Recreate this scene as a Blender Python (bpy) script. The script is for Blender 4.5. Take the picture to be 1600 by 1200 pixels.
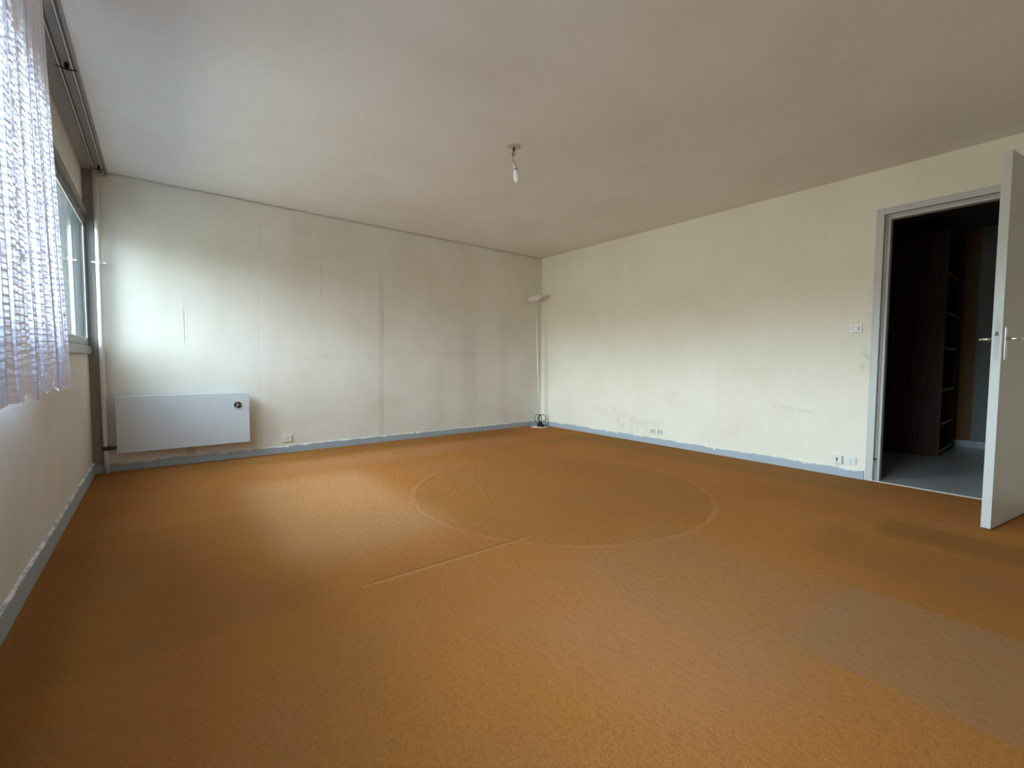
import bpy, bmesh, math, random
from mathutils import Vector, Matrix

# ------------------------------------------------------------------ clean
for o in list(bpy.data.objects):
    bpy.data.objects.remove(o)
scn = bpy.context.scene
COL = scn.collection

W, H = 5.010, 2.5            # room width (x) and height; back wall y=0, camera looks from -y
YF = -6.6                    # front wall (behind the camera)

# ------------------------------------------------------------------ camera
F_PX, YAW, PITCH, ROLL = 698.965, 0.667711, -0.050461, 0.0062013
CAM = Vector((0.45237, -5.06910, 0.95967))
fwd = Vector((math.sin(YAW)*math.cos(PITCH), math.cos(YAW)*math.cos(PITCH), math.sin(PITCH)))
rt = Vector((math.cos(YAW), -math.sin(YAW), 0)); up = rt.cross(fwd)
r2 = rt*math.cos(ROLL) + up*math.sin(ROLL); u2 = -rt*math.sin(ROLL) + up*math.cos(ROLL)
cd = bpy.data.cameras.new('camera'); cam = bpy.data.objects.new('camera', cd); COL.objects.link(cam)
M = Matrix((r2, u2, -fwd)).transposed().to_4x4(); M.translation = CAM
cam.matrix_world = M
cd.sensor_fit = 'HORIZONTAL'; cd.sensor_width = 36.0; cd.lens = F_PX/1600*36.0
cd.clip_start = 0.02; cd.clip_end = 200
scn.camera = cam

# ------------------------------------------------------------------ world (overcast sky over a dim treeline)
SKY_STR, GROUND_STR = 13.5, 2.2
world = bpy.data.worlds.new('world'); scn.world = world; world.use_nodes = True
nt = world.node_tree; nt.nodes.clear()
wo = nt.nodes.new('ShaderNodeOutputWorld'); bg = nt.nodes.new('ShaderNodeBackground')
tc = nt.nodes.new('ShaderNodeTexCoord'); sp = nt.nodes.new('ShaderNodeSeparateXYZ')
cr = nt.nodes.new('ShaderNodeValToRGB'); mr = nt.nodes.new('ShaderNodeMapRange')
nt.links.new(tc.outputs['Generated'], sp.inputs[0]); nt.links.new(sp.outputs['Z'], mr.inputs['Value'])
mr.inputs['From Min'].default_value = -1; mr.inputs['From Max'].default_value = 1
nt.links.new(mr.outputs[0], cr.inputs[0])
g = GROUND_STR/SKY_STR
E = cr.color_ramp.elements
E[0].position = 0.0; E[0].color = (g*1.03, g*0.98, g*0.86, 1)
E[1].position = 1.0; E[1].color = (0.14, 0.17, 0.22, 1)
for ps, c in ((0.505, (g*1.02, g*0.98, g*0.87)), (0.53, (g*1.22, g*1.23, g*1.18)), (0.565, (0.52, 0.565, 0.61)), (0.64, (0.62, 0.68, 0.75)), (0.74, (0.53, 0.59, 0.66)), (0.80, (0.54, 0.61, 0.69)), (0.868, (0.60, 0.68, 0.77)), (0.895, (0.24, 0.28, 0.33))):
    e = E.new(ps); e.color = (*c, 1)
# the overcast is brighter on one side of the sky (towards +y)
my = nt.nodes.new('ShaderNodeMapRange'); my.interpolation_type = 'SMOOTHSTEP'
my.inputs['From Min'].default_value = -0.85; my.inputs['From Max'].default_value = 0.15
my.inputs['To Min'].default_value = 0.12; my.inputs['To Max'].default_value = 1.15
nt.links.new(sp.outputs['Y'], my.inputs['Value'])
vm = nt.nodes.new('ShaderNodeVectorMath'); vm.operation = 'SCALE'
nt.links.new(cr.outputs[0], vm.inputs[0]); nt.links.new(my.outputs[0], vm.inputs['Scale'])
nt.links.new(vm.outputs[0], bg.inputs['Color']); bg.inputs['Strength'].default_value = SKY_STR
nt.links.new(bg.outputs[0], wo.inputs['Surface'])

# portal: only tells the renderer where the window is
WY0, WY1, WZ0, WZ1 = -4.55, -0.06, 1.06, 2.10
ld = bpy.data.lights.new('window_portal', 'AREA'); ld.shape = 'RECTANGLE'; ld.size = WY1-WY0+.06; ld.size_y = WZ1-WZ0+.06
ld.cycles.is_portal = True
lo = bpy.data.objects.new('window_portal', ld); COL.objects.link(lo)
lo.location = (-0.024, (WY0+WY1)/2, (WZ0+WZ1)/2)
lo.rotation_euler = Matrix(((0, 0, -1), (-1, 0, 0), (0, 1, 0))).to_euler()   # local -z -> +x

# ------------------------------------------------------------------ exposure
scn.view_settings.view_transform = 'Standard'; scn.view_settings.look = 'None'
scn.view_settings.exposure = 2.08; scn.view_settings.gamma = 1.0; scn.view_settings.use_curve_mapping = False
scn.cycles.max_bounces = 16; scn.cycles.diffuse_bounces = 10; scn.cycles.transparent_max_bounces = 16
scn.cycles.use_denoising = True
scn.cycles.sample_clamp_indirect = 10

# ================================================================== node helpers
class N:
    def __init__(s, mat):
        s.m = mat; mat.use_nodes = True; s.t = mat.node_tree; s.t.nodes.clear()
        s.out = s.t.nodes.new('ShaderNodeOutputMaterial')
    def lk(s, a, b): s.t.links.new(a, b)
    def put(s, sock, v):
        if isinstance(v, bpy.types.NodeSocket): s.lk(v, sock)
        elif isinstance(v, (tuple, list)) and len(v) == 3 and sock.type == 'RGBA': sock.default_value = (*v, 1)
        else: sock.default_value = v
    def math(s, op, a, b=0.0, clamp=False):
        n = s.t.nodes.new('ShaderNodeMath'); n.operation = op; n.use_clamp = clamp
        s.put(n.inputs[0], a); s.put(n.inputs[1], b); return n.outputs[0]
    def xyz(s):
        if not hasattr(s, '_xyz'):
            tc = s.t.nodes.new('ShaderNodeTexCoord'); s.co = tc.outputs['Object']
            sp = s.t.nodes.new('ShaderNodeSeparateXYZ'); s.lk(s.co, sp.inputs[0]); s._xyz = sp.outputs
        return s._xyz
    def noise(s, scale, detail=3, rough=.5, vec=None, sc3=None):
        s.xyz(); n = s.t.nodes.new('ShaderNodeTexNoise'); v = vec or s.co
        if sc3:
            mp = s.t.nodes.new('ShaderNodeMapping'); s.lk(v, mp.inputs[0]); mp.inputs['Scale'].default_value = sc3; v = mp.outputs[0]
        s.lk(v, n.inputs['Vector']); n.inputs['Scale'].default_value = scale
        n.inputs['Detail'].default_value = detail; n.inputs['Roughness'].default_value = rough
        return n.outputs['Fac']
    def ramp(s, v, a, b, lo=0., hi=1.):
        n = s.t.nodes.new('ShaderNodeMapRange'); n.interpolation_type = 'SMOOTHSTEP'
        s.put(n.inputs['Value'], v)
        n.inputs['From Min'].default_value = a; n.inputs['From Max'].default_value = b
        n.inputs['To Min'].default_value = lo; n.inputs['To Max'].default_value = hi
        return n.outputs[0]
    def band(s, v, c, hw, soft):                    # 1 inside |v-c|<hw
        d = s.math('ABSOLUTE', s.math('SUBTRACT', v, c))
        return s.ramp(d, hw, hw+soft, 1., 0.)
    def mul(s, *a):
        r = a[0]
        for b in a[1:]: r = s.math('MULTIPLY', r, b)
        return r
    def mix(s, f, a, b):
        n = s.t.nodes.new('ShaderNodeMix'); n.data_type = 'RGBA'
        s.put(n.inputs['Factor'], f); s.put(n.inputs['A'] if False else n.inputs[6], a); s.put(n.inputs[7], b)
        return n.outputs[2]
    def bump(s, h, dist, strength=1.0, prev=None):
        n = s.t.nodes.new('ShaderNodeBump'); s.put(n.inputs['Height'], h)
        n.inputs['Distance'].default_value = dist; n.inputs['Strength'].default_value = strength
        if prev: s.lk(prev, n.inputs['Normal'])
        return n.outputs[0]
    def bsdf(s, color, rough=.6, metal=0., normal=None, spec=None, **kw):
        n = s.t.nodes.new('ShaderNodeBsdfPrincipled')
        s.put(n.inputs['Base Color'], color); s.put(n.inputs['Roughness'], rough); n.inputs['Metallic'].default_value = metal
        if spec is not None: n.inputs['Specular IOR Level'].default_value = spec
        if normal: s.lk(normal, n.inputs['Normal'])
        for k, v in kw.items(): s.put(n.inputs[k.replace('_', ' ')], v)
        s.lk(n.outputs[0], s.out.inputs['Surface']); return n

def simple(name, col, rough=.5, metal=0., var=.05, scale=12, bump=0., **kw):
    m = bpy.data.materials.new(name); n = N(m)
    f = n.noise(scale, 4)
    c2 = tuple(c*(1-var*2) for c in col)
    nm = n.bump(n.noise(scale*14, 2), bump) if bump else None
    n.bsdf(n.mix(f, col, c2), rough, metal, nm, **kw)
    return m

# ------------------------------------------------------------------ materials
def wall_mat(name, base, dark, which=None):
    m = bpy.data.materials.new(name); n = N(m); X, Y, Z = n.xyz()[0], n.xyz()[1], n.xyz()[2]
    big = n.noise(1.3, 4, .6); fine = n.noise(420, 3, .7); mid = n.noise(9, 4, .6)
    c = n.mix(n.ramp(big, .35, .75), base, dark)
    c = n.mix(n.mul(n.ramp(mid, .45, .8), .25), c, dark)
    streak = n.noise(1.0, 3, .6, sc3=(3.5, 3.5, .35))
    c = n.mix(n.mul(n.ramp(streak, .5, .75), .25), c, dark)
    grime = (dark[0]*.62, dark[1]*.6, dark[2]*.56)
    def add(mask, amt, col=grime):
        nonlocal c
        c = n.mix(n.mul(mask, amt*.55), c, col)
    wob = n.math('MULTIPLY', n.math('SUBTRACT', n.noise(5, 3), .5), .015)
    brk = n.ramp(n.noise(7, 3), .38, .6)
    h = n.mul(fine, 1.0)
    if which == 'back':
        Xw = n.math('ADD', X, wob); Zw = n.math('ADD', Z, wob)
        add(n.mul(n.band(Xw, .645, .0015, .003), n.band(Z, 1.26, .13, .04)), .75)      # crack
        add(n.mul(n.band(Xw, .655, .012, .02), n.band(Z, 1.3, .2, .06)), .15)
        add(n.mul(n.band(Xw, 1.235, .0015, .004), n.band(Z, 1.1, .5, .1), brk), .5)    # paper joint
        add(n.mul(n.band(Xw, 1.275, .012, .03), n.band(Z, .9, .9, .2)), .45, (.80, .80, .76))
        add(n.mul(n.band(Xw, 1.27, .002, .006), n.band(Z, 2.2, .1, .04)), .6)
        add(n.mul(n.band(Zw, 2.285, .002, .006), n.band(X, 1.58, .25, .03), brk), .7)
        add(n.mul(n.band(Xw, 1.84, .003, .008), n.band(Z, 1.98, .3, .06), brk), .55)
        add(n.mul(n.band(Xw, 1.835, .006, .006), n.band(Z, 1.69, .03, .02)), .5)
        add(n.mul(n.band(Xw, 2.50, .016, .025), n.band(Z, .95, .85, .3)), .38)
        add(n.mul(n.band(Xw, 2.52, .008, .02), n.band(Z, 1.5, .15, .15)), .3)
        add(n.mul(n.band(Zw, 1.0, .02, .03), n.band(X, 2.1, .3, .2), brk), .22)
        add(n.mul(n.band(Zw, 1.05, .02, .05), n.band(X, 3.2, .5, .3), brk), .18)
        add(n.mul(n.band(Xw, 3.72, .05, .12), n.band(Z, .75, .5, .3)), .3)
        add(n.mul(n.band(Xw, 3.30, .02, .05), n.band(Z, .5, .3, .2), brk), .3)
        add(n.mul(n.band(Xw, 4.3, .02, .1), n.band(Z, .8, .6, .3)), .2)
        add(n.mul(n.band(X, .66, .02, .03), n.band(Z, .115, .03, .02)), .6, (.32, .2, .1)) # rust below heater
        h = n.math('ADD', h, n.mul(n.band(Xw, .645, .002, .003), n.band(Z, 1.26, .13, .04), -3.))
    if which == 'right':
        sm = n.ramp(n.noise(11, 5, .7), .40, .62)
        add(n.mul(n.band(Y, -1.78, .16, .25), n.band(Z, .17, .07, .12), sm), .55)
        add(n.mul(n.band(Y, -1.35, .16, .25), n.band(Z, .33, .02, .07), sm), .25)
        add(n.mul(n.band(Y, -3.45, .12, .12), n.band(n.math('ADD', Z, n.mul(Y, -.12)), .955, .006, .02), sm), .5)
        add(n.mul(n.band(Y, -2.8, .6, .5), n.band(Z, .6, .3, .3), sm), .08)
        add(n.mul(n.band(Y, -3.98, .02, .03), n.band(Z, .95, .06, .08), sm), .5, (.4, .3, .16))
        add(n.mul(n.band(Y, -4.0, .03, .03), n.band(Z, 1.3, .25, .2), sm), .3)
        add(n.mul(n.band(Y, -.10, .008, .01), n.band(Z, .8, .7, .3)), .12)
        add(n.mul(n.band(Y, -.15, .008, .01), n.band(Z, .8, .7, .3)), .10)
    nm = n.bump(h, .0012, .7)
    n.bsdf(c, .85, 0, nm, spec=.2)
    return m

CREAM, CREAM_D = (.80, .77, .66), (.745, .705, .58)
m_wall_back = wall_mat('wall_paint_back', (.775, .755, .69), (.69, .665, .575), 'back')
m_wall_right = wall_mat('wall_paint_right', CREAM, CREAM_D, 'right')
m_wall = wall_mat('wall_paint', (.70, .685, .65), (.64, .62, .575))
m_ceiling = wall_mat('ceiling_paint', (.80, .80, .785), (.75, .73, .70))

def carpet():
    m = bpy.data.materials.new('carpet'); n = N(m); X, Y, Z = n.xyz()[0], n.xyz()[1], n.xyz()[2]
    base = (.41, .160, .033)
    c = n.mix(n.ramp(n.noise(.8, 4, .6), .35, .7), base, (.36, .138, .031))
    c = n.mix(n.mul(n.ramp(n.noise(2.3, 5, .65), .45, .75), .5), c, (.35, .155, .062))
    c = n.mix(n.mul(n.ramp(n.noise(75, 4, .75), .46, .72), .42), c, (.20, .078, .015))
    c = n.mix(n.mul(n.ramp(n.noise(110, 3, .75), .52, .75), .35), c, (.56, .28, .10))
    w = n.math('MULTIPLY', n.math('SUBTRACT', n.noise(3.5, 3), .5), .06)
    Xw = n.math('ADD', X, w); Yw = n.math('ADD', Y, w)
    brk = n.ramp(n.noise(4, 4), .35, .6)
    def add(mask, amt, col):
        nonlocal c
        c = n.mix(n.mul(mask, amt), c, col)
    # round imprint left by a rug / table
    dx = n.math('SUBTRACT', X, 2.83); dy = n.math('SUBTRACT', Y, -2.65)
    R = n.math('SQRT', n.math('ADD', n.mul(dx, dx), n.mul(dy, dy)))
    R = n.math('ADD', R, n.math('MULTIPLY', w, .25))
    add(n.ramp(R, 1.02, 1.08, 1, 0), .45, (.31, .135, .030))
    add(n.mul(n.band(R, 1.085, .008, .016), brk), .38, (.47, .24, .10))
    add(n.mul(n.band(R, 1.055, .006, .018), brk), .25, (.22, .09, .018))
    # seam
    seam = n.mul(n.band(n.math('ADD', Y, n.mul(X, .02)), -3.19, .003, .006), n.band(X, 1.56, .38, .12))
    add(seam, .40, (.18, .075, .018))
    add(n.mul(n.band(n.math('ADD', Y, n.mul(X, .02)), -3.205, .006, .01), n.band(X, 1.56, .38, .12)), .4, (.50, .27, .11))
    # furniture marks / flattened pile, worn greyish zones, painted sill shade, tone patches
    add(n.mul(n.ramp(Xw, .90, 1.02, 1, 0), n.band(Yw, -2.55, .62, .12)), .18, (.20, .085, .018))  # pile mark by the window wall, with the sill's shade painted in
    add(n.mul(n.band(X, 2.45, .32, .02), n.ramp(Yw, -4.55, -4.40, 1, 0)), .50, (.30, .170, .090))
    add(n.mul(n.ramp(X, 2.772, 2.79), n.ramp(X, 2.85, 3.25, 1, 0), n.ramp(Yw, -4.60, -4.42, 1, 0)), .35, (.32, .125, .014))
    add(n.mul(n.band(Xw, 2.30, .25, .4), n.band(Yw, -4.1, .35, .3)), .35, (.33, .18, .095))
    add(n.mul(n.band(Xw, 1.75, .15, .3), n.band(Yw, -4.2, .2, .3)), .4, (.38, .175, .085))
    add(n.mul(n.band(Xw, 1.35, .3, .3), n.band(Yw, -2.0, .6, .5)), .5, (.50, .27, .125))  # lighter patch of carpet in front of the window
    add(n.mul(n.band(Xw, 3.80, .10, .14), n.band(Yw, -4.85, .42, .1)), .5, (.17, .075, .015))
    add(n.mul(n.band(Xw, 3.3, .15, .25), n.band(Yw, -4.7, .42, .2)), .3, (.2, .095, .025))
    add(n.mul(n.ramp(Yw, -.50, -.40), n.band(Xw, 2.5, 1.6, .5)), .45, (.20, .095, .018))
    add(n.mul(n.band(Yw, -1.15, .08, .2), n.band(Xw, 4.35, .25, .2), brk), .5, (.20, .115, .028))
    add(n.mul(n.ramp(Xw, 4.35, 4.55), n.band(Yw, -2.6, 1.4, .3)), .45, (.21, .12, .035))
    add(n.mul(n.band(Xw, 1.93, .10, .01), n.band(Yw, -2.28, .14, .01)), .25, (.26, .12, .03))
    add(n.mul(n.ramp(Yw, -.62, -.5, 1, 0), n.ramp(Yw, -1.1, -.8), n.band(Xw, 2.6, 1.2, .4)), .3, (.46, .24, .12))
    fuzz = n.noise(170, 4, .8); lump = n.noise(28, 5, .7)
    h = n.math('ADD', n.mul(fuzz, .5), n.mul(lump, 1.1))
    h = n.math('ADD', h, n.mul(n.band(R, 1.085, .006, .02), .18))
    h = n.math('ADD', h, n.mul(seam, -.6))
    nm = n.bump(h, .012, 1.0)
    n.bsdf(c, .95, 0, nm, spec=.08, Sheen_Weight=.05, Sheen_Roughness=.6, Sheen_Tint=(.8, .5, .3))
    return m
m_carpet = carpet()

def base_paint(hh=.072):
    m = bpy.data.materials.new('skirting_paint'); n = N(m); X, Y, Z = n.xyz()[0], n.xyz()[1], n.xyz()[2]
    c = n.mix(n.noise(6, 4), (.385, .45, .50), (.33, .385, .43))
    fl = n.math('ADD', n.mul(n.math('SUBTRACT', n.noise(9, 5, .7), .5), .10), Z)
    c = n.mix(n.ramp(fl, hh-.006, hh-.001), c, (.74, .74, .70))
    c = n.mix(n.ramp(n.noise(17, 6, .75), .66, .69), c, (.66, .66, .62))
    n.bsdf(c, .55, 0, n.bump(n.noise(30, 3), .001)); return m
m_base = base_paint(); m_base_left = base_paint(.101)
m_trim_paint = simple('trim_paint', (.54, .56, .545), .45, var=.06, scale=7)
m_white_gloss = simple('white_lacquer', (.78, .78, .76), .3, var=.03)
m_pipe = simple('pipe_paint', (.74, .74, .70), .35, var=.08, scale=9)
m_alu = simple('window_frame_paint', (.30, .31, .29), .4, var=.06)
m_frame_and_shade = simple('dark_frame_and_shade', (.10, .105, .11), .5, var=.1)
m_rail = simple('rail_metal', (.62, .61, .58), .35, .2, var=.1)
m_rail_shade = simple('rail_side_shade', (.10, .095, .10), .5, var=.1)  # rail sides darkened to paint in the shadow gap
m_dark = simple('black_plastic', (.012, .012, .014), .35, var=.1)
m_heater = simple('heater_enamel', (.60, .64, .68), .42, var=.03, scale=3)
m_heater_dark = simple('heater_dark_metal', (.25, .25, .25), .5)  # plain dark metal for grille, brackets, end stop and wires
m_chrome = simple('brushed_chrome', (.7, .7, .7), .22, 1.0, var=.05)
m_plastic = simple('white_plastic', (.76, .755, .72), .4, var=.03)
m_aged = simple('yellowed_plastic', (.62, .57, .46), .45, var=.08, scale=40)
m_valve = simple('dull_brass_valve', (.06, .055, .05), .4, .5, var=.2)
m_shaded_grey = simple('shaded_grey_paint', (.30, .288, .265), .8, var=.1, scale=5, bump=.001)  # grey darkened to carry the window corner's shade
m_partition = simple('partition_paint', (.27, .31, .325), .7, var=.04)
m_trim_dark = simple('worn_trim_paint', (.47, .485, .47), .5)
m_board = simple('board_paint', (.33, .32, .325), .7, var=.06)
m_ceiling_patch = simple('plaster_patch', (.57, .55, .52), .85, var=.06)
m_vinyl = simple('grey_vinyl', (.42, .44, .45), .25, var=.10, scale=2.2)
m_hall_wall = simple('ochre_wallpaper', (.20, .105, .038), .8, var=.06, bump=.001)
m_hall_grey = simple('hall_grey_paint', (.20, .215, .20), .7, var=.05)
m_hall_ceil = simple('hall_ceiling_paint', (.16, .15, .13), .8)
m_threshold = simple('threshold_strip', (.62, .60, .52), .35, .3)

def wood_mat(name, a, b, rough=.4):
    m = bpy.data.materials.new(name); n = N(m)
    g1 = n.noise(3.2, 5, .6, sc3=(9, 9, .7)); g2 = n.noise(30, 3, .6, sc3=(6, 6, .3))
    c = n.mix(n.ramp(g1, .3, .7), a, b); c = n.mix(n.mul(g2, .35), c, b)
    n.bsdf(c, rough, 0, n.bump(g2, .0006)); return m
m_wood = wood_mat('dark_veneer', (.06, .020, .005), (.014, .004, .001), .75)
m_wood_edge = wood_mat('shelf_edge', (.40, .27, .15), (.28, .17, .09))

def glass_mat():
    m = bpy.data.materials.new('window_glass'); n = N(m)
    tr = n.t.nodes.new('ShaderNodeBsdfTransparent'); tr.inputs[0].default_value = (.90, .96, .97, 1)
    gl = n.t.nodes.new('ShaderNodeBsdfGlossy'); gl.inputs['Roughness'].default_value = .03
    fr = n.t.nodes.new('ShaderNodeFresnel'); fr.inputs['IOR'].default_value = 1.5
    ge = n.t.nodes.new('ShaderNodeNewGeometry')          # reflect at the outer faces only (thin pane)
    f = n.math('MULTIPLY', n.math('MULTIPLY', fr.outputs[0], 1.5), n.math('SUBTRACT', 1.0, ge.outputs['Backfacing']), clamp=True)
    mx = n.t.nodes.new('ShaderNodeMixShader'); n.lk(f, mx.inputs[0]); n.lk(tr.outputs[0], mx.inputs[1]); n.lk(gl.outputs[0], mx.inputs[2])
    n.lk(mx.outputs[0], n.out.inputs['Surface']); return m
m_glass = glass_mat()

def curtain_mat():
    m = bpy.data.materials.new('net_curtain'); n = N(m)
    uvn = n.t.nodes.new('ShaderNodeUVMap'); sp = n.t.nodes.new('ShaderNodeSeparateXYZ'); n.lk(uvn.outputs[0], sp.inputs[0])
    U, V = sp.outputs[0], sp.outputs[1]
    mpc = n.t.nodes.new('ShaderNodeMapping'); n.lk(uvn.outputs[0], mpc.inputs[0]); mpc.inputs['Scale'].default_value = (.24, 1, 1)
    def nz(scale, vec=mpc.outputs[0]):
        t = n.t.nodes.new('ShaderNodeTexNoise'); n.lk(vec, t.inputs['Vector']); t.inputs['Scale'].default_value = scale; t.inputs['Detail'].default_value = 3; return t.outputs['Fac']
    wv = n.math('MULTIPLY', n.math('SUBTRACT', nz(18), .5), .022)
    wu = n.math('MULTIPLY', n.math('SUBTRACT', nz(16), .5), .070)
    Vw = n.math('ADD', V, wv); Uw = n.math('ADD', U, wu)
    def lines(v, per, th):
        f = n.math('FRACT', n.math('DIVIDE', v, per)); d = n.math('ABSOLUTE', n.math('SUBTRACT', f, .5))
        return n.ramp(d, th/per, th/per*1.5, 1, 0)
    thr = n.mul(n.math('MAXIMUM', lines(Vw, .0215, .0026), lines(Uw, .090, .0075)), n.ramp(nz(30), .28, .5, .45, 1.))
    fine = n.math('MAXIMUM', lines(n.math('ADD', Vw, n.mul(wu, .5)), .0107, .0012), lines(n.math('ADD', Uw, n.mul(wv, 2.0)), .041, .004))
    thr = n.math('MAXIMUM', thr, n.mul(fine, .38))
    gauze = n.ramp(nz(90), .40, .62)
    blob = n.mul(n.ramp(nz(55), .5, .7), 1.0)
    df = n.t.nodes.new('ShaderNodeBsdfDiffuse'); df.inputs[0].default_value = (.84, .86, .97, 1)
    tl = n.t.nodes.new('ShaderNodeBsdfTranslucent'); tl.inputs[0].default_value = (.86, .88, .98, 1)
    m1 = n.t.nodes.new('ShaderNodeMixShader'); n.lk(df.outputs[0], m1.inputs[1]); n.lk(tl.outputs[0], m1.inputs[2])
    n.put(m1.inputs[0], n.mul(n.math('SUBTRACT', 1.0, n.mul(thr, .87)), n.math('ADD', .06, n.mul(gauze, .12))))
    tp = n.t.nodes.new('ShaderNodeBsdfTransparent')
    al = n.math('ADD', .978, n.mul(thr, .02), clamp=True)
    m2 = n.t.nodes.new('ShaderNodeMixShader'); n.lk(al, m2.inputs[0]); n.lk(tp.outputs[0], m2.inputs[1]); n.lk(m1.outputs[0], m2.inputs[2])
    n.lk(m2.outputs[0], n.out.inputs['Surface']); return m
m_curtain = curtain_mat()

def shade_mat():
    m = bpy.data.materials.new('opal_glass'); n = N(m)
    n.bsdf((.86, .84, .84), .35, Transmission_Weight=.0, Subsurface_Weight=.0); return m
m_shade = shade_mat()

# ================================================================== geometry helpers
def link(name, bm, mat, parent=None, smooth=False, bevel=0., label=None, seg=2):
    me = bpy.data.meshes.new(name); bm.normal_update(); bm.to_mesh(me); bm.free()
    mats = mat if isinstance(mat, (list, tuple)) else [mat]
    for k in mats: me.materials.append(k)
    o = bpy.data.objects.new(name, me); COL.objects.link(o)
    if parent: o.parent = parent
    if smooth:
        for p in me.polygons: p.use_smooth = True
    if bevel:
        b = o.modifiers.new('bevel', 'BEVEL'); b.width = bevel; b.segments = seg; b.limit_method = 'ANGLE'; b.angle_limit = math.radians(40)
    if label: o['label'] = label
    return o
def tag(o, label, cat, group=None, kind=None):
    o['label'] = label; o['category'] = cat
    if group: o['group'] = group
    if kind: o['kind'] = kind
    return o
def empty(name, loc, rz=0.):
    o = bpy.data.objects.new(name, None); COL.objects.link(o); o.location = loc; o.rotation_euler = (0, 0, rz); o.empty_display_size = .05
    return o
def box(bm, x0, x1, y0, y1, z0, z1, M=None, mi=0):
    vs = [bm.verts.new(((x0, x1)[i], (y0, y1)[j], (z0, z1)[k])) for i in (0, 1) for j in (0, 1) for k in (0, 1)]
    if M:
        for v in vs: v.co = M @ v.co
    for f in ((0, 1, 3, 2), (4, 6, 7, 5), (0, 4, 5, 1), (2, 3, 7, 6), (0, 2, 6, 4), (1, 5, 7, 3)):
        fc = bm.faces.new([vs[i] for i in f]); fc.material_index = mi
    return vs
def B(*a, **k):
    bm = bmesh.new(); box(bm, *a, **k); return bm
def tube(bm, pts, r, n=12, closed=False, cap=True):
    pts = [Vector(p) for p in pts]; rings = []; N_ = len(pts); prev = None
    rr = r if isinstance(r, (list, tuple)) else [r]*N_
    for i, p in enumerate(pts):
        a = pts[(i-1) % N_] if (closed or i > 0) else p
        b = pts[(i+1) % N_] if (closed or i < N_-1) else p
        t = (b-a).normalized()
        if prev is None:
            u = t.cross(Vector((0, 0, 1)));
            if u.length < .1: u = t.cross(Vector((1, 0, 0)))
        else: u = prev - t*prev.dot(t)
        u.normalize(); prev = u; v = t.cross(u)
        rings.append([bm.verts.new(p + (u*math.cos(2*math.pi*k/n) + v*math.sin(2*math.pi*k/n))*rr[i]) for k in range(n)])
    for i in range(N_ if closed else N_-1):
        A, C = rings[i], rings[(i+1) % N_]
        for k in range(n): bm.faces.new((A[k], A[(k+1) % n], C[(k+1) % n], C[k]))
    if cap and not closed:
        bm.faces.new(rings[0][::-1]); bm.faces.new(rings[-1])
    return bm
def lathe(bm, prof, n=32, M=None, mi=0):
    rings = []
    for r, z in prof:
        if r < 1e-6: rings.append([bm.verts.new((0, 0, z))])
        else: rings.append([bm.verts.new((r*math.cos(2*math.pi*k/n), r*math.sin(2*math.pi*k/n), z)) for k in range(n)])
    if M:
        for rg in rings:
            for v in rg: v.co = M @ v.co
    for a, b in zip(rings, rings[1:]):
        for k in range(n):
            if len(a) == 1 and len(b) == 1: continue
            if len(a) == 1: f = bm.faces.new((a[0], b[k], b[(k+1) % n]))
            elif len(b) == 1: f = bm.faces.new((a[k], a[(k+1) % n], b[0]))
            else: f = bm.faces.new((a[k], a[(k+1) % n], b[(k+1) % n], b[k]))
            f.material_index = mi
    bmesh.ops.recalc_face_normals(bm, faces=bm.faces)
    return bm
def holed_wall(axis, pos, thick, u0, u1, z0, z1, holes):
    """wall slab with rectangular openings; axis 'x': plane x=pos, u is y; faces from pos to pos+thick"""
    us = sorted({u0, u1, *[h[0] for h in holes], *[h[1] for h in holes]})
    zs = sorted({z0, z1, *[h[2] for h in holes], *[h[3] for h in holes]})
    bm = bmesh.new(); cache = {}
    def V(s, i, j):
        k = (s, i, j)
        if k not in cache:
            d = pos + thick*s
            cache[k] = bm.verts.new((d, us[i], zs[j]) if axis == 'x' else (us[i], d, zs[j]))
        return cache[k]
    def solid(i, j):
        if i < 0 or j < 0 or i >= len(us)-1 or j >= len(zs)-1: return False
        cu, cz = (us[i]+us[i+1])/2, (zs[j]+zs[j+1])/2
        return not any(h[0] < cu < h[1] and h[2] < cz < h[3] for h in holes)
    for i in range(len(us)-1):
        for j in range(len(zs)-1):
            if not solid(i, j): continue
            bm.faces.new((V(0, i, j), V(0, i+1, j), V(0, i+1, j+1), V(0, i, j+1)))
            bm.faces.new((V(1, i, j), V(1, i, j+1), V(1, i+1, j+1), V(1, i+1, j)))
            if not solid(i-1, j): bm.faces.new((V(0, i, j), V(0, i, j+1), V(1, i, j+1), V(1, i, j)))
            if not solid(i+1, j): bm.faces.new((V(0, i+1, j), V(1, i+1, j), V(1, i+1, j+1), V(0, i+1, j+1)))
            if not solid(i, j-1): bm.faces.new((V(0, i, j), V(1, i, j), V(1, i+1, j), V(0, i+1, j)))
            if not solid(i, j+1): bm.faces.new((V(0, i, j+1), V(0, i+1, j+1), V(1, i+1, j+1), V(1, i, j+1)))
    bmesh.ops.recalc_face_normals(bm, faces=bm.faces)
    return bm
def S(o, label, cat): return tag(o, label, cat, kind='structure')

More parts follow.
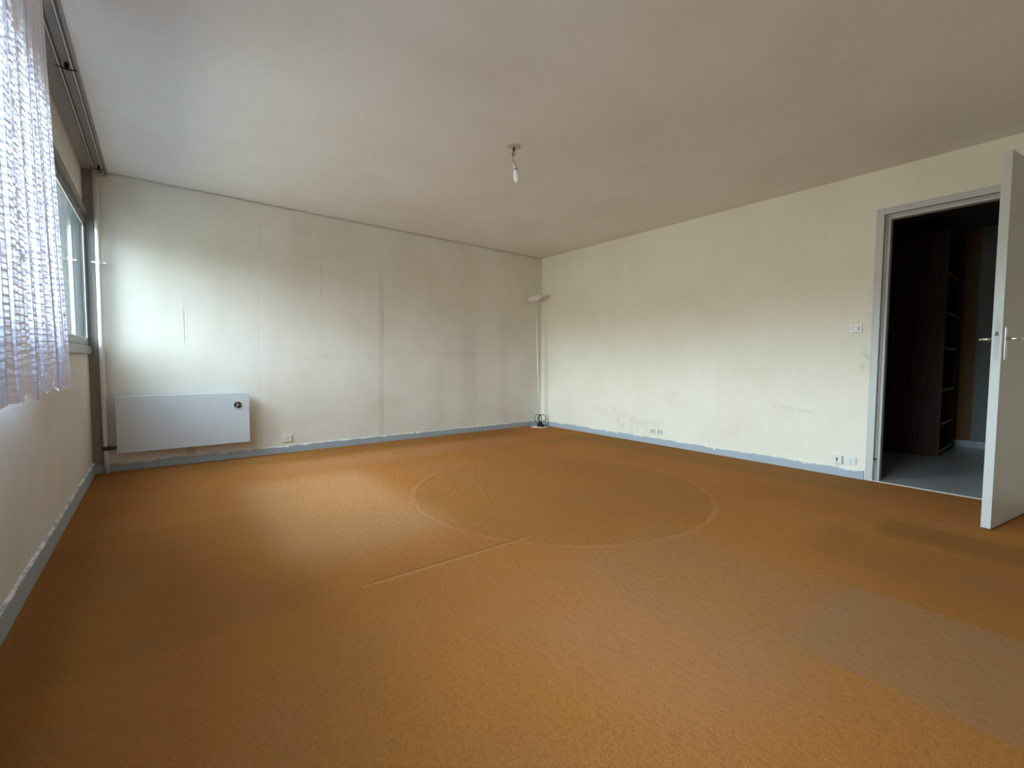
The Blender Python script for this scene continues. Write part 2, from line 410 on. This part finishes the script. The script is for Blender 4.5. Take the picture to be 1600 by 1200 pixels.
# ================================================================== room shell
WT = .12
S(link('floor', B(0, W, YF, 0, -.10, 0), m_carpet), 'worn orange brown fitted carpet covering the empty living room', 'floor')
S(link('ceiling', B(-.018, W+.05, YF-.1, .1, H, H+.1), m_ceiling), 'plain off white ceiling above the empty living room', 'ceiling')
S(link('wall_back', B(-.018, W+.1, 0, .12, 0, H), m_wall_back), 'cream wall behind the electric heater, with faint joints and stains', 'wall')
S(link('wall_left', holed_wall('x', 0, -.018, YF, 0, 0, H, [(WY0, WY1, WZ0, WZ1)]), m_wall), 'window wall painted beige, on the left side of the room', 'wall')
DY0, DY1, DZ = -4.93, -4.007, 2.192
S(link('wall_right', holed_wall('x', W, .10, YF, 0, 0, H, [(DY0, DY1, -.0, DZ)]), m_wall_right), 'cream wall on the right with the open doorway', 'wall')
S(link('wall_front', B(-.018, W+.1, YF-.12, YF, 0, H), m_wall_right), 'cream wall closing the room behind the viewer', 'wall')

# skirting
def skirt(name, a, b, h, t, nrm, label, mat=None):
    bm = bmesh.new(); a = Vector(a); b = Vector(b); n_ = max(2, int((b-a).length/.25)); nrm = Vector(nrm)
    prof = [(0, 0), (t, 0), (t, h-.006), (t-.004, h), (0, h)]
    rings = []
    rnd = random.Random(len(name)+int(h*1000))
    for i in range(n_+1):
        p = a.lerp(b, i/n_); dz = rnd.uniform(-.002, .003)
        rings.append([bm.verts.new(p + nrm*d + Vector((0, 0, z + (dz if z > 0 else 0)))) for d, z in prof])
    for A, C in zip(rings, rings[1:]):
        for k in range(len(prof)): bm.faces.new((A[k], A[(k+1) % 5], C[(k+1) % 5], C[k]))
    bm.faces.new(rings[0]); bm.faces.new(rings[-1][::-1])
    bmesh.ops.recalc_face_normals(bm, faces=bm.faces)
    return S(link(name, bm, mat or m_base), label, 'skirting board')
skirt('baseboard_back', (.068, 0, 0), (W, 0, 0), .072, .012, (0, -1, 0), 'grey blue skirting board with flaking top edge along the back wall')
skirt('baseboard_right', (W, -.012, 0), (W, -3.998, 0), .072, .012, (-1, 0, 0), 'pale blue grey skirting board with white paint flakes along the right wall')
skirt('baseboard_left', (0, -.034, 0), (0, YF, 0), .098, .012, (1, 0, 0), 'grey skirting board along the window wall, cracked along its top', m_base_left)

# pilaster in the window corner (with its own little plinth)
pil = S(link('trim_1', B(0, .062, -.032, 0, 0, H), m_shaded_grey, bevel=.002), 'narrow shaded strip of wall in the window corner behind the pipe', 'corner trim')
link('plinth', B(.0, .066, -.046, -.032, 0, .07), m_base, pil, bevel=.002)
# cove bead along ceiling, corner bead
bm = tube(bmesh.new(), [(x*.1+.15, -.008 - .0015*math.sin(x*1.7), H-.012 + .0015*math.sin(x*.9)) for x in range(0, 49)], .0075, 8)
S(link('trim_2', bm, m_pipe, smooth=True), 'thin pale bead running along the joint of ceiling and back wall', 'ceiling trim')
S(link('trim_3', B(W-.009, W, -.009, 0, .073, H-.02), m_wall_right, bevel=.003), 'thin pale bead in the far corner behind the uplighter', 'corner trim')

# ================================================================== window
win = S(empty('window_1', (0, (WY0+WY1)/2, WZ0)), 'long window half hidden by the net curtain on the left wall', 'window')
def wchild(name, bm, mat, parent=win, **k):
    o = link(name, bm, mat, parent, **k); o.matrix_parent_inverse = Matrix.Translation(-Vector(parent.location)) if parent is win else Matrix.Identity(4); return o
wchild('window_frame', B(-.018, .006, WY0, WY1, WZ0+.005, WZ0+.058), m_alu, bevel=.003)
bm = bmesh.new(); box(bm, -.018, .010, WY1-.006, WY1+.0, WZ0, WZ1)
box(bm, .0, .012, WY1, WY1+.020, 1.0, 2.17)
wchild('side_post', bm, m_frame_and_shade, bevel=.002)
wchild('head_board', B(.0, .020, WY0-.02, WY1+.020, 2.112, 2.172), m_shaded_grey, bevel=.003)
wchild('shaded_head_rail', B(-.018, .016, WY0, WY1, 2.048, 2.112), m_frame_and_shade, bevel=.002)  # head of the frame, its shade put into the dark colour
wchild('window_sill', B(-.02, .022, WY0-.02, WY1+.02, .998, WZ0), m_alu, bevel=.003)
n_s = 3; sw = (WY1-.006-WY0-.03)/n_s
for i in range(n_s):
    a = WY1-.006-(i+1)*sw; b = a+sw
    bm = bmesh.new()
    for (y0, y1, z0, z1) in ((a, b, WZ0+.058, WZ0+.066), (a, b, 2.036, 2.0475), (a, a+.022, WZ0+.058, 2.0475), (b-.005, b, WZ0+.058, 2.0475)):
        box(bm, -.014, .002, y0, y1, z0, z1)
    s = wchild('sash', bm, m_white_gloss, bevel=.002)
    g_ = link('pane', B(-.005, -.002, a+.01, b-.003, WZ0+.062, 2.040), m_glass, s)

# added outside the window to shape the daylight: floor slab, parapet, side partitions
bm = bmesh.new(); box(bm, -1.40, -.020, -4.80, .12, -.25, -.05); box(bm, -1.40, -1.30, -4.80, .12, -.05, .92)
bal = S(link('added_balcony', bm, m_partition), 'added slab with a low parapet outside the window, shaping the daylight', 'added_balcony')
link('added_partition', B(-1.30, -.020, .0, .12, -.05, 2.9), m_partition, bal, label='added grey blue partition, partly seen through the pane')
link('added_partition', B(-1.30, -.020, -4.80, -4.68, -.05, 2.9), m_partition, bal)

# ================================================================== curtain rails (ceiling)
S(link('trim_8', B(0, .158, YF, -.0, H-.012, H), m_board, bevel=.002), 'grey painted board on the ceiling carrying the curtain rails', 'ceiling board')
cr_ = tag(empty('curtain_rail', (.10, -2.2, H)), 'twin metal curtain rails with crosswise brackets fixed under the ceiling along the window wall', 'curtain rail')
def at(o, p):      # keep world coords for children of a plain-translation empty
    o.matrix_parent_inverse = Matrix.Translation(-Vector(p.location)); return o
for x, y0, y1 in ((.138, YF+.4, -.02), (.088, YF+.4, -.13)):
    bm = bmesh.new()
    box(bm, x-.0055, x+.0055, y0, y1, H-.034, H-.012, mi=1)
    box(bm, x-.0030, x+.0030, y0, y1, H-.037, H-.034)
    at(link('rail', bm, [m_rail, m_rail_shade], cr_, bevel=.001), cr_)
for y in (-.18, -1.75, -3.4):
    bm = tube(bmesh.new(), [(.076, y, H-.034), (.094, y, H-.040), (.116, y-.004, H-.044), (.138, y, H-.040), (.154, y, H-.034)], .0035, 8)
    box(bm, .108, .124, y-.010, y+.010, H-.042, H-.012)
    at(link('bracket', bm, m_dark, cr_, smooth=False), cr_)
bm = B(.128, .148, -.034, -.020, H-.040, H-.012)
at(link('end_stop', bm, m_heater_dark, cr_, bevel=.002), cr_)

# ================================================================== net curtain
def build_curtain():
    bm = bmesh.new(); uvl = bm.loops.layers.uv.new('UVMap')
    nu, nv = 420, 60; zt, zb = H-.037, .838; rnd = random.Random(4)
    ph = [rnd.uniform(-.5, .5) for _ in range(60)]
    grid = []
    L = 1.1      # cloth length
    for j in range(nv+1):
        v = j/nv; z = zt + (zb-zt)*v; row = []
        yf = -2.525 + .30*v**1.25          # leading edge flares outwards going down
        yb = -3.36
        for i in range(nu+1):
            u = i/nu
            y = yf + (yb-yf)*u
            k = u*15
            fr, ii = k % 1, int(k)
            a = .007*(.75+.5*abs(ph[ii % 60]))*(.55+.55*v)
            x = .128 + a*math.sin(2*math.pi*(u*15 + .25*math.sin(u*19) )) + .004*math.sin(u*40+v*2.2)
            y += .012*math.sin(4*math.pi*u*15 + 1.0)*(.4+.8*v)
            zz = z - (.010*math.sin(u*33) + .006*math.sin(u*91))*v**6
            row.append((bm.verts.new((x, y, zz)), u*L, z))
        grid.append(row)
    for j in range(nv):
        for i in range(nu):
            q = (grid[j][i], grid[j][i+1], grid[j+1][i+1], grid[j+1][i])
            f = bm.faces.new([w_[0] for w_ in q])
            for lp, w_ in zip(f.loops, q): lp[uvl].uv = (w_[1], w_[2])
    o = link('net_curtain', bm, m_curtain, smooth=True)
    return tag(o, 'white open weave net curtain hanging in folds in front of the window', 'curtain')
build_curtain()

# ================================================================== heating pipe in corner
hp = tag(empty('heating_pipe', (.086, -.052, 0)), 'white painted vertical heating pipe in the window corner', 'pipe')
px, py = .086, -.055
bm = tube(bmesh.new(), [(px, py, 0), (px, py, .17), (px-.003, py, .24), (px-.004, py, 1.2), (px-.002, py, 1.9), (px, py, H)], .0175, 20)
at(link('pipe_run', bm, m_pipe, hp, smooth=True), hp)
bm = tube(bmesh.new(), [(px, py, 1.735), (px, py, 1.748), (px, py, 1.762)], .0205, 20)
box(bm, px-.045, px-.018, py-.006, py+.006, 1.742, 1.754); box(bm, px+.018, px+.045, py-.006, py+.006, 1.742, 1.754)
box(bm, px-.004, px+.004, py+.015, -.0, 1.744, 1.752)
at(link('pipe_clamp', bm, m_white_gloss, hp, bevel=.001), hp)
bm = tube(bmesh.new(), [(px, py, .195), (px, py, .228)], .024, 16)
tube(bm, [(px+.01, py, .208), (px+.05, py, .210), (px+.066, py, .214)], .012, 12)
tube(bm, [(px+.02, py, .210), (px+.034, py, .211)], .019, 6)
at(link('valve', bm, m_valve, hp, bevel=.001), hp)

# ================================================================== electric heater
ht = tag(empty('wall_heater', (.645, 0, .165)), 'pale grey flat electric heater mounted low on the back wall', 'heater')
bm = B(.155, 1.128, -.112, -.098, .166, .646)
at(link('front_panel', bm, m_heater, ht, bevel=.003, seg=3), ht)
bm = B(.170, 1.114, -.098, -.040, .180, .634)
at(link('casing', bm, m_heater, ht, bevel=.004), ht)
bm = bmesh.new()
for i in range(30):
    x = .19+i*.031; box(bm, x, x+.022, -.088, -.050, .634, .638)
at(link('top_grille', bm, m_heater_dark, ht), ht)
for x in (.34, .95):
    at(link('wall_bracket', B(x-.02, x+.02, -.04, 0, .22, .60), m_heater_dark, ht), ht)
Rm = Matrix.Translation((1.031, -.112, .530)) @ Matrix.Rotation(math.radians(90), 4, 'X')
bm = lathe(bmesh.new(), [(0, .0), (.031, .0), (.031, .004), (.027, .006), (.0265, .003), (0, .003)], 32, Rm)
dial = at(link('thermostat_dial', bm, m_dark, ht, smooth=False, label='round black dial with chrome grip'), ht)
bm = B(-.008, .008, -.004, .018, -.021, .021); 
bmesh.ops.rotate(bm, verts=bm.verts, cent=(0, 0, 0), matrix=Matrix.Rotation(math.radians(6), 3, 'Y'))
bmesh.ops.translate(bm, verts=bm.verts, vec=(1.026, -.128, .530))
link('dial_grip', bm, m_chrome, dial, bevel=.003).matrix_parent_inverse = Matrix.Identity(4)
bm = B(1.044, 1.052, -.1185, -.1155, .522, .534)
link('dial_mark', bm, m_white_gloss, dial)

# ================================================================== outlets / switches
def socket(name, wall, u, z, w, h, label, cat='socket', inner=None, holes=((0, .011), (0, -.011)), hr=.0035, depth=.010, slot=None, group=None):
    """built in local frame: x along wall, -y out of wall"""
    if wall == 'back': o = empty(name, (u, 0, z), 0)
    else: o = empty(name, (W, u, z), math.radians(-90))
    tag(o, label, cat, group)
    link('cover_plate', B(-w/2, w/2, -depth, 0, -h/2, h/2), m_plastic, o, bevel=.004, seg=3)
    if inner:
        link('insert', B(-inner/2, inner/2, -depth-.002, -depth+.001, -h*.36, h*.36), m_aged, o, bevel=.0015)
    if holes:
        bm = bmesh.new()
        for hx, hz in holes:
            lathe(bm, [(0, .0), (hr, .0), (hr, .001), (0, .001)], 12, Matrix.Translation((hx, -depth-(.002 if inner else 0)-.0002, hz)) @ Matrix.Rotation(math.radians(90), 4, 'X'))
        link('pin_holes', bm, m_dark, o)
    if slot:
        link('slot', B(slot[0]-slot[2], slot[0]+slot[2], -depth-.0012, -depth+.001, slot[1]-slot[3], slot[1]+slot[3]), m_dark, o)
    return o
socket('wall_socket', 'back', 1.478, .146, .088, .074, 'white wall socket low on the back wall, right of the heater', holes=((.002, .014), (.005, .003), (.002, -.010)), hr=.0028)
socket('wall_socket', 'right', -1.976, .150, .076, .064, 'yellowed wall socket low on the right wall, nearer the far corner of its pair', inner=.052, holes=((-.004, 0),), hr=.006)
socket('wall_socket', 'right', -2.070, .154, .076, .066, 'framed wall socket beside the yellowed one low on the right wall', inner=.046, holes=((0, .010), (0, -.010)), hr=.003)
socket('wall_socket', 'right', -3.908, .143, .076, .068, 'flush white wall socket nearest the door frame, above the skirting', holes=((.001, .012), (.001, -.012)), hr=.0035)
pb = socket('telephone_box', 'right', -3.818, .141, .066, .070, 'raised white junction box with a dark slot and a short cable, beside the doorway', 'junction box', holes=None, depth=.026, slot=(-.002, .001, .0045, .016))
bm = tube(bmesh.new(), [(-.004, -.010, -.032), (-.004, -.010, -.058), (-.010, -.009, -.069), (-.03, -.006, -.069), (-.06, -.006, -.067)], .0022, 8)
link('cable', bm, m_plastic, pb, smooth=True)
sw_ = socket('light_switch', 'right', -3.904, 1.250, .086, .070, 'cream switch plate with socket pins at hand height by the door frame', 'switch', holes=((-.020, .010), (-.020, -.010)), hr=.0042, depth=.009)
link('rocker', B(.010, .028, -.014, -.008, -.017, .017), m_aged, sw_, bevel=.002)
link('screws', B(-.002, .002, -.0098, -.0088, -.027, -.023), m_dark, sw_)

# ================================================================== ceiling lamp fitting
cl = tag(empty('ceiling_light', (2.494, -2.485, H)), 'bare bulb dangling from wires and a hook in the ceiling', 'ceiling light')
T0 = Matrix.Identity(4)
bm = lathe(bmesh.new(), [(0, -.004), (.046, -.004), (.052, -.001), (.052, 0)], 40)
link('canopy', bm, m_ceiling_patch, cl)
bm = lathe(bmesh.new(), [(0, -.0015), (.085, -.0015), (.088, 0)], 40)
bmesh.ops.translate(bm, verts=bm.verts, vec=(.015, -.012, 0))
link('plaster_ring', bm, m_ceiling, cl)
bm = tube(bmesh.new(), [(0, 0, -.002), (0, 0, -.035)], .006, 10)
tube(bm, [(0, 0, -.020), (0, 0, -.030)], .009, 10)
ring = [(.010*math.cos(a)*.9 - .003, -.004*math.cos(a), -.050+.014*math.sin(a)) for a in [math.pi*.5 + k*math.pi*1.75/14 for k in range(15)]]
tube(bm, ring, .0022, 6)
link('hook', bm, m_valve, cl, smooth=True)
bm = bmesh.new()
tube(bm, [(-.004, 0, -.030), (-.012, .001, -.060), (-.011, .001, -.078), (-.006, 0, -.095), (.004, -.006, -.125)], .0018, 6)
tube(bm, [(.003, 0, -.045), (-.006, .002, -.066), (-.008, .002, -.082), (-.007, 0, -.10), (-.004, -.004, -.125)], .0018, 6)
link('wires', bm, m_heater_dark, cl, smooth=True)
lampM = Matrix.Translation((.000, -.004, -.115)) @ Matrix.Rotation(math.radians(-9), 4, 'Y') @ Matrix.Rotation(math.radians(-7), 4, 'X')
bm = lathe(bmesh.new(), [(0, 0), (.008, 0), (.010, -.006), (.012, -.030), (.017, -.036), (.0175, -.062), (0, -.062)], 24, lampM)
lh = link('lamp_holder', bm, m_plastic, cl, smooth=False, bevel=.001)
bm = lathe(bmesh.new(), [(0, .0), (.0045, 0), (.0045, .003), (0, .003)], 12, lampM @ Matrix.Translation((-.004, -.0125, -.018)) @ Matrix.Rotation(math.radians(90), 4, 'X'))
link('terminal_screw', bm, m_dark, lh)
bm = lathe(bmesh.new(), [(.0178, -.046), (.0185, -.048), (.0185, -.0505), (.0178, -.052)], 24, lampM)
link('collar_ring', bm, m_valve, lh)
bm = lathe(bmesh.new(), [(0, -.060), (.016, -.060), (.0175, -.070), (.024, -.095), (.0255, -.110), (.022, -.128), (.013, -.140), (0, -.144)], 28, lampM)
link('bulb', bm, m_shade, cl, smooth=True, label='frosted white bulb')

# ================================================================== floor lamp
LB = Vector((4.835, -.165, 0))
fl = tag(empty('floor_lamp', LB), 'slim white uplighter floor lamp in the far corner of the room', 'floor lamp')
bm = lathe(bmesh.new(), [(0, 0), (.128, 0), (.134, .004), (.130, .009), (.06, .018), (.02, .026), (.012, .045), (0, .045)], 48)
link('base', bm, m_white_gloss, fl, smooth=True)
top = Vector((-.045, .04, 1.835))
bm = tube(bmesh.new(), [(0, 0, .03), Vector((0, 0, .03)).lerp(top, .5), top], .0095, 14)
link('pole', bm, m_white_gloss, fl, smooth=True)
Ms = Matrix.Translation(top + Vector((0, 0, .004))) @ Matrix.Rotation(math.radians(-17), 4, Vector((math.sin(YAW), math.cos(YAW), 0))) 
bm = lathe(bmesh.new(), [(0, 0), (.035, .003), (.075, .018), (.105, .040), (.122, .062), (.124, .062), (.119, .056), (.10, .038), (.07, .022), (.03, .010), (0, .008)], 48, Ms)
link('lamp_shade', bm, m_shade, fl, smooth=True, label='shallow tilted white bowl shade')
def loop(c, r, ax, z0, n=28, a0=0, a1=2*math.pi, sq=1.0):
    ax = Vector(ax).normalized()
    return [Vector(c)+ax*(r*math.cos(a)*sq)+Vector((0, 0, r*math.sin(a))) for a in [a0+(a1-a0)*k/(n-1) for k in range(n)]]
bm = bmesh.new()
rv = (math.cos(YAW), -math.sin(YAW), 0)
tube(bm, loop(Vector((-.030*rv[0], -.030*rv[1]-.02, .118)), .062, rv, 0, a0=-1.2, a1=4.2, sq=.85), .0045, 6)
tube(bm, loop(Vector((.026*rv[0], .026*rv[1]-.02, .128)), .056, rv, 0, a0=-1.6, a1=4.7, sq=1.0), .0045, 6)
tube(bm, loop(Vector((.006, -.018, .118)), .060, (rv[0], rv[1]+.8, 0), 0, a0=-1.2, a1=4.2, sq=.45), .0045, 6)
tube(bm, [(-.035, -.03, .058), (-.06, -.05, .03), (-.11, .05, .012), (-.13, .08, .006)], .0045, 6)
tube(bm, [(.02, -.03, .06), (.05, -.055, .03), (.085, -.085, .018), (.06, -.10, .016), (.02, -.10, .02)], .0045, 6)
tube(bm, [(-.030, .006, .058), (.0, -.014, .050), (.030, -.032, .058)], .020, 8)
link('power_cord', bm, m_dark, fl, smooth=True, label='coiled black cord')
bm = B(-.055, .050, -.026, .022, .0, .036, M=Matrix.Translation((-.035, -.075, .012)) @ Matrix.Rotation(-YAW, 4, 'Z'))
link('foot_switch', bm, m_dark, fl, bevel=.006)
bm = lathe(bmesh.new(), [(0, .034), (.018, .038), (.020, .052), (.012, .064), (0, .066)], 20)
link('collar', bm, m_dark, fl, smooth=True)

# ================================================================== doorway casing
bm = bmesh.new()
YO0, YO1 = DY0, DY1
def ring_(bm, off0, off1, x0, x1):
    """U shaped band around the opening between inset off0 and off1"""
    y0, y1, zt = YO0, YO1, DZ
    box(bm, x0, x1, y1-off1, y1-off0, 0, zt-off0)
    box(bm, x0, x1, y0+off0, y0+off1, 0, zt-off0)
    box(bm, x0, x1, y0+off1, y1-off1, zt-off1, zt-off0)
ring_(bm, 0, .010, W-.004, W+.10)
ring_(bm, .010, .052, W-.012, W+.104)
ring_(bm, .052, .064, W+.030, W+.10)
ring_(bm, .064, .084, W+.018+.02, W+.10)
fr = S(link('trim_5', bm, m_trim_paint, bevel=.0025), 'pale grey rebated wooden frame around the open doorway', 'door frame')
bm = tube(bmesh.new(), [(W+.028, YO1-.058, .17), (W+.028, YO1-.058, .185)], .006, 8)
link('strike_stud', bm, m_valve, fr)
link('threshold_strip', B(W-.01, W+.016, YO0+.05, YO1-.05, 0, .008), m_threshold, fr, bevel=.003)

# ---- door leaf, opened into the room
HINGE = Vector((5.0, -4.925, 0)); A = Vector((4.192, -4.790, 0))
d_ = (HINGE-A).normalized(); ang = math.atan2(d_.y, d_.x); LW = (HINGE-A).length
dr = S(empty('door_1', (A.x, A.y, 0), ang), 'white flush door standing open into the room at the right edge', 'door')
# local frame: +x towards hinge, +y far side; near face at y=0
LT = .042
link('door_leaf', B(0, LW, 0, LT, .010, 2.148), m_trim_paint, dr, bevel=.0015)
bm = bmesh.new(); box(bm, -.0012, .0005, .011, .031, .985, 1.215)
link('lock_plate', bm, m_trim_dark, dr)
link('latch_bolt', B(-.006, 0, .016, .028, 1.122, 1.145), m_valve, dr)
for side, nm in ((-1, 0), (1, 1)):
    y0 = 0 if side < 0 else LT
    ex = 'door_handle'
    bm = B(.030, .062, min(y0, y0+side*.008), max(y0, y0+side*.008), .985, 1.172)
    hd = link(ex, bm, m_chrome, dr, bevel=.002)
    pts = [(.046, y0+side*.004, 1.105), (.046, y0+side*.050, 1.105), (.052, y0+side*.058, 1.105), (.064, y0+side*.060, 1.105), (.175, y0+side*.058, 1.104)]
    link('lever', tube(bmesh.new(), pts, .0085, 12), m_chrome, hd, smooth=True)

# ================================================================== hallway beyond the door
HX, HY1, HY0 = 7.79, -3.765, -6.6
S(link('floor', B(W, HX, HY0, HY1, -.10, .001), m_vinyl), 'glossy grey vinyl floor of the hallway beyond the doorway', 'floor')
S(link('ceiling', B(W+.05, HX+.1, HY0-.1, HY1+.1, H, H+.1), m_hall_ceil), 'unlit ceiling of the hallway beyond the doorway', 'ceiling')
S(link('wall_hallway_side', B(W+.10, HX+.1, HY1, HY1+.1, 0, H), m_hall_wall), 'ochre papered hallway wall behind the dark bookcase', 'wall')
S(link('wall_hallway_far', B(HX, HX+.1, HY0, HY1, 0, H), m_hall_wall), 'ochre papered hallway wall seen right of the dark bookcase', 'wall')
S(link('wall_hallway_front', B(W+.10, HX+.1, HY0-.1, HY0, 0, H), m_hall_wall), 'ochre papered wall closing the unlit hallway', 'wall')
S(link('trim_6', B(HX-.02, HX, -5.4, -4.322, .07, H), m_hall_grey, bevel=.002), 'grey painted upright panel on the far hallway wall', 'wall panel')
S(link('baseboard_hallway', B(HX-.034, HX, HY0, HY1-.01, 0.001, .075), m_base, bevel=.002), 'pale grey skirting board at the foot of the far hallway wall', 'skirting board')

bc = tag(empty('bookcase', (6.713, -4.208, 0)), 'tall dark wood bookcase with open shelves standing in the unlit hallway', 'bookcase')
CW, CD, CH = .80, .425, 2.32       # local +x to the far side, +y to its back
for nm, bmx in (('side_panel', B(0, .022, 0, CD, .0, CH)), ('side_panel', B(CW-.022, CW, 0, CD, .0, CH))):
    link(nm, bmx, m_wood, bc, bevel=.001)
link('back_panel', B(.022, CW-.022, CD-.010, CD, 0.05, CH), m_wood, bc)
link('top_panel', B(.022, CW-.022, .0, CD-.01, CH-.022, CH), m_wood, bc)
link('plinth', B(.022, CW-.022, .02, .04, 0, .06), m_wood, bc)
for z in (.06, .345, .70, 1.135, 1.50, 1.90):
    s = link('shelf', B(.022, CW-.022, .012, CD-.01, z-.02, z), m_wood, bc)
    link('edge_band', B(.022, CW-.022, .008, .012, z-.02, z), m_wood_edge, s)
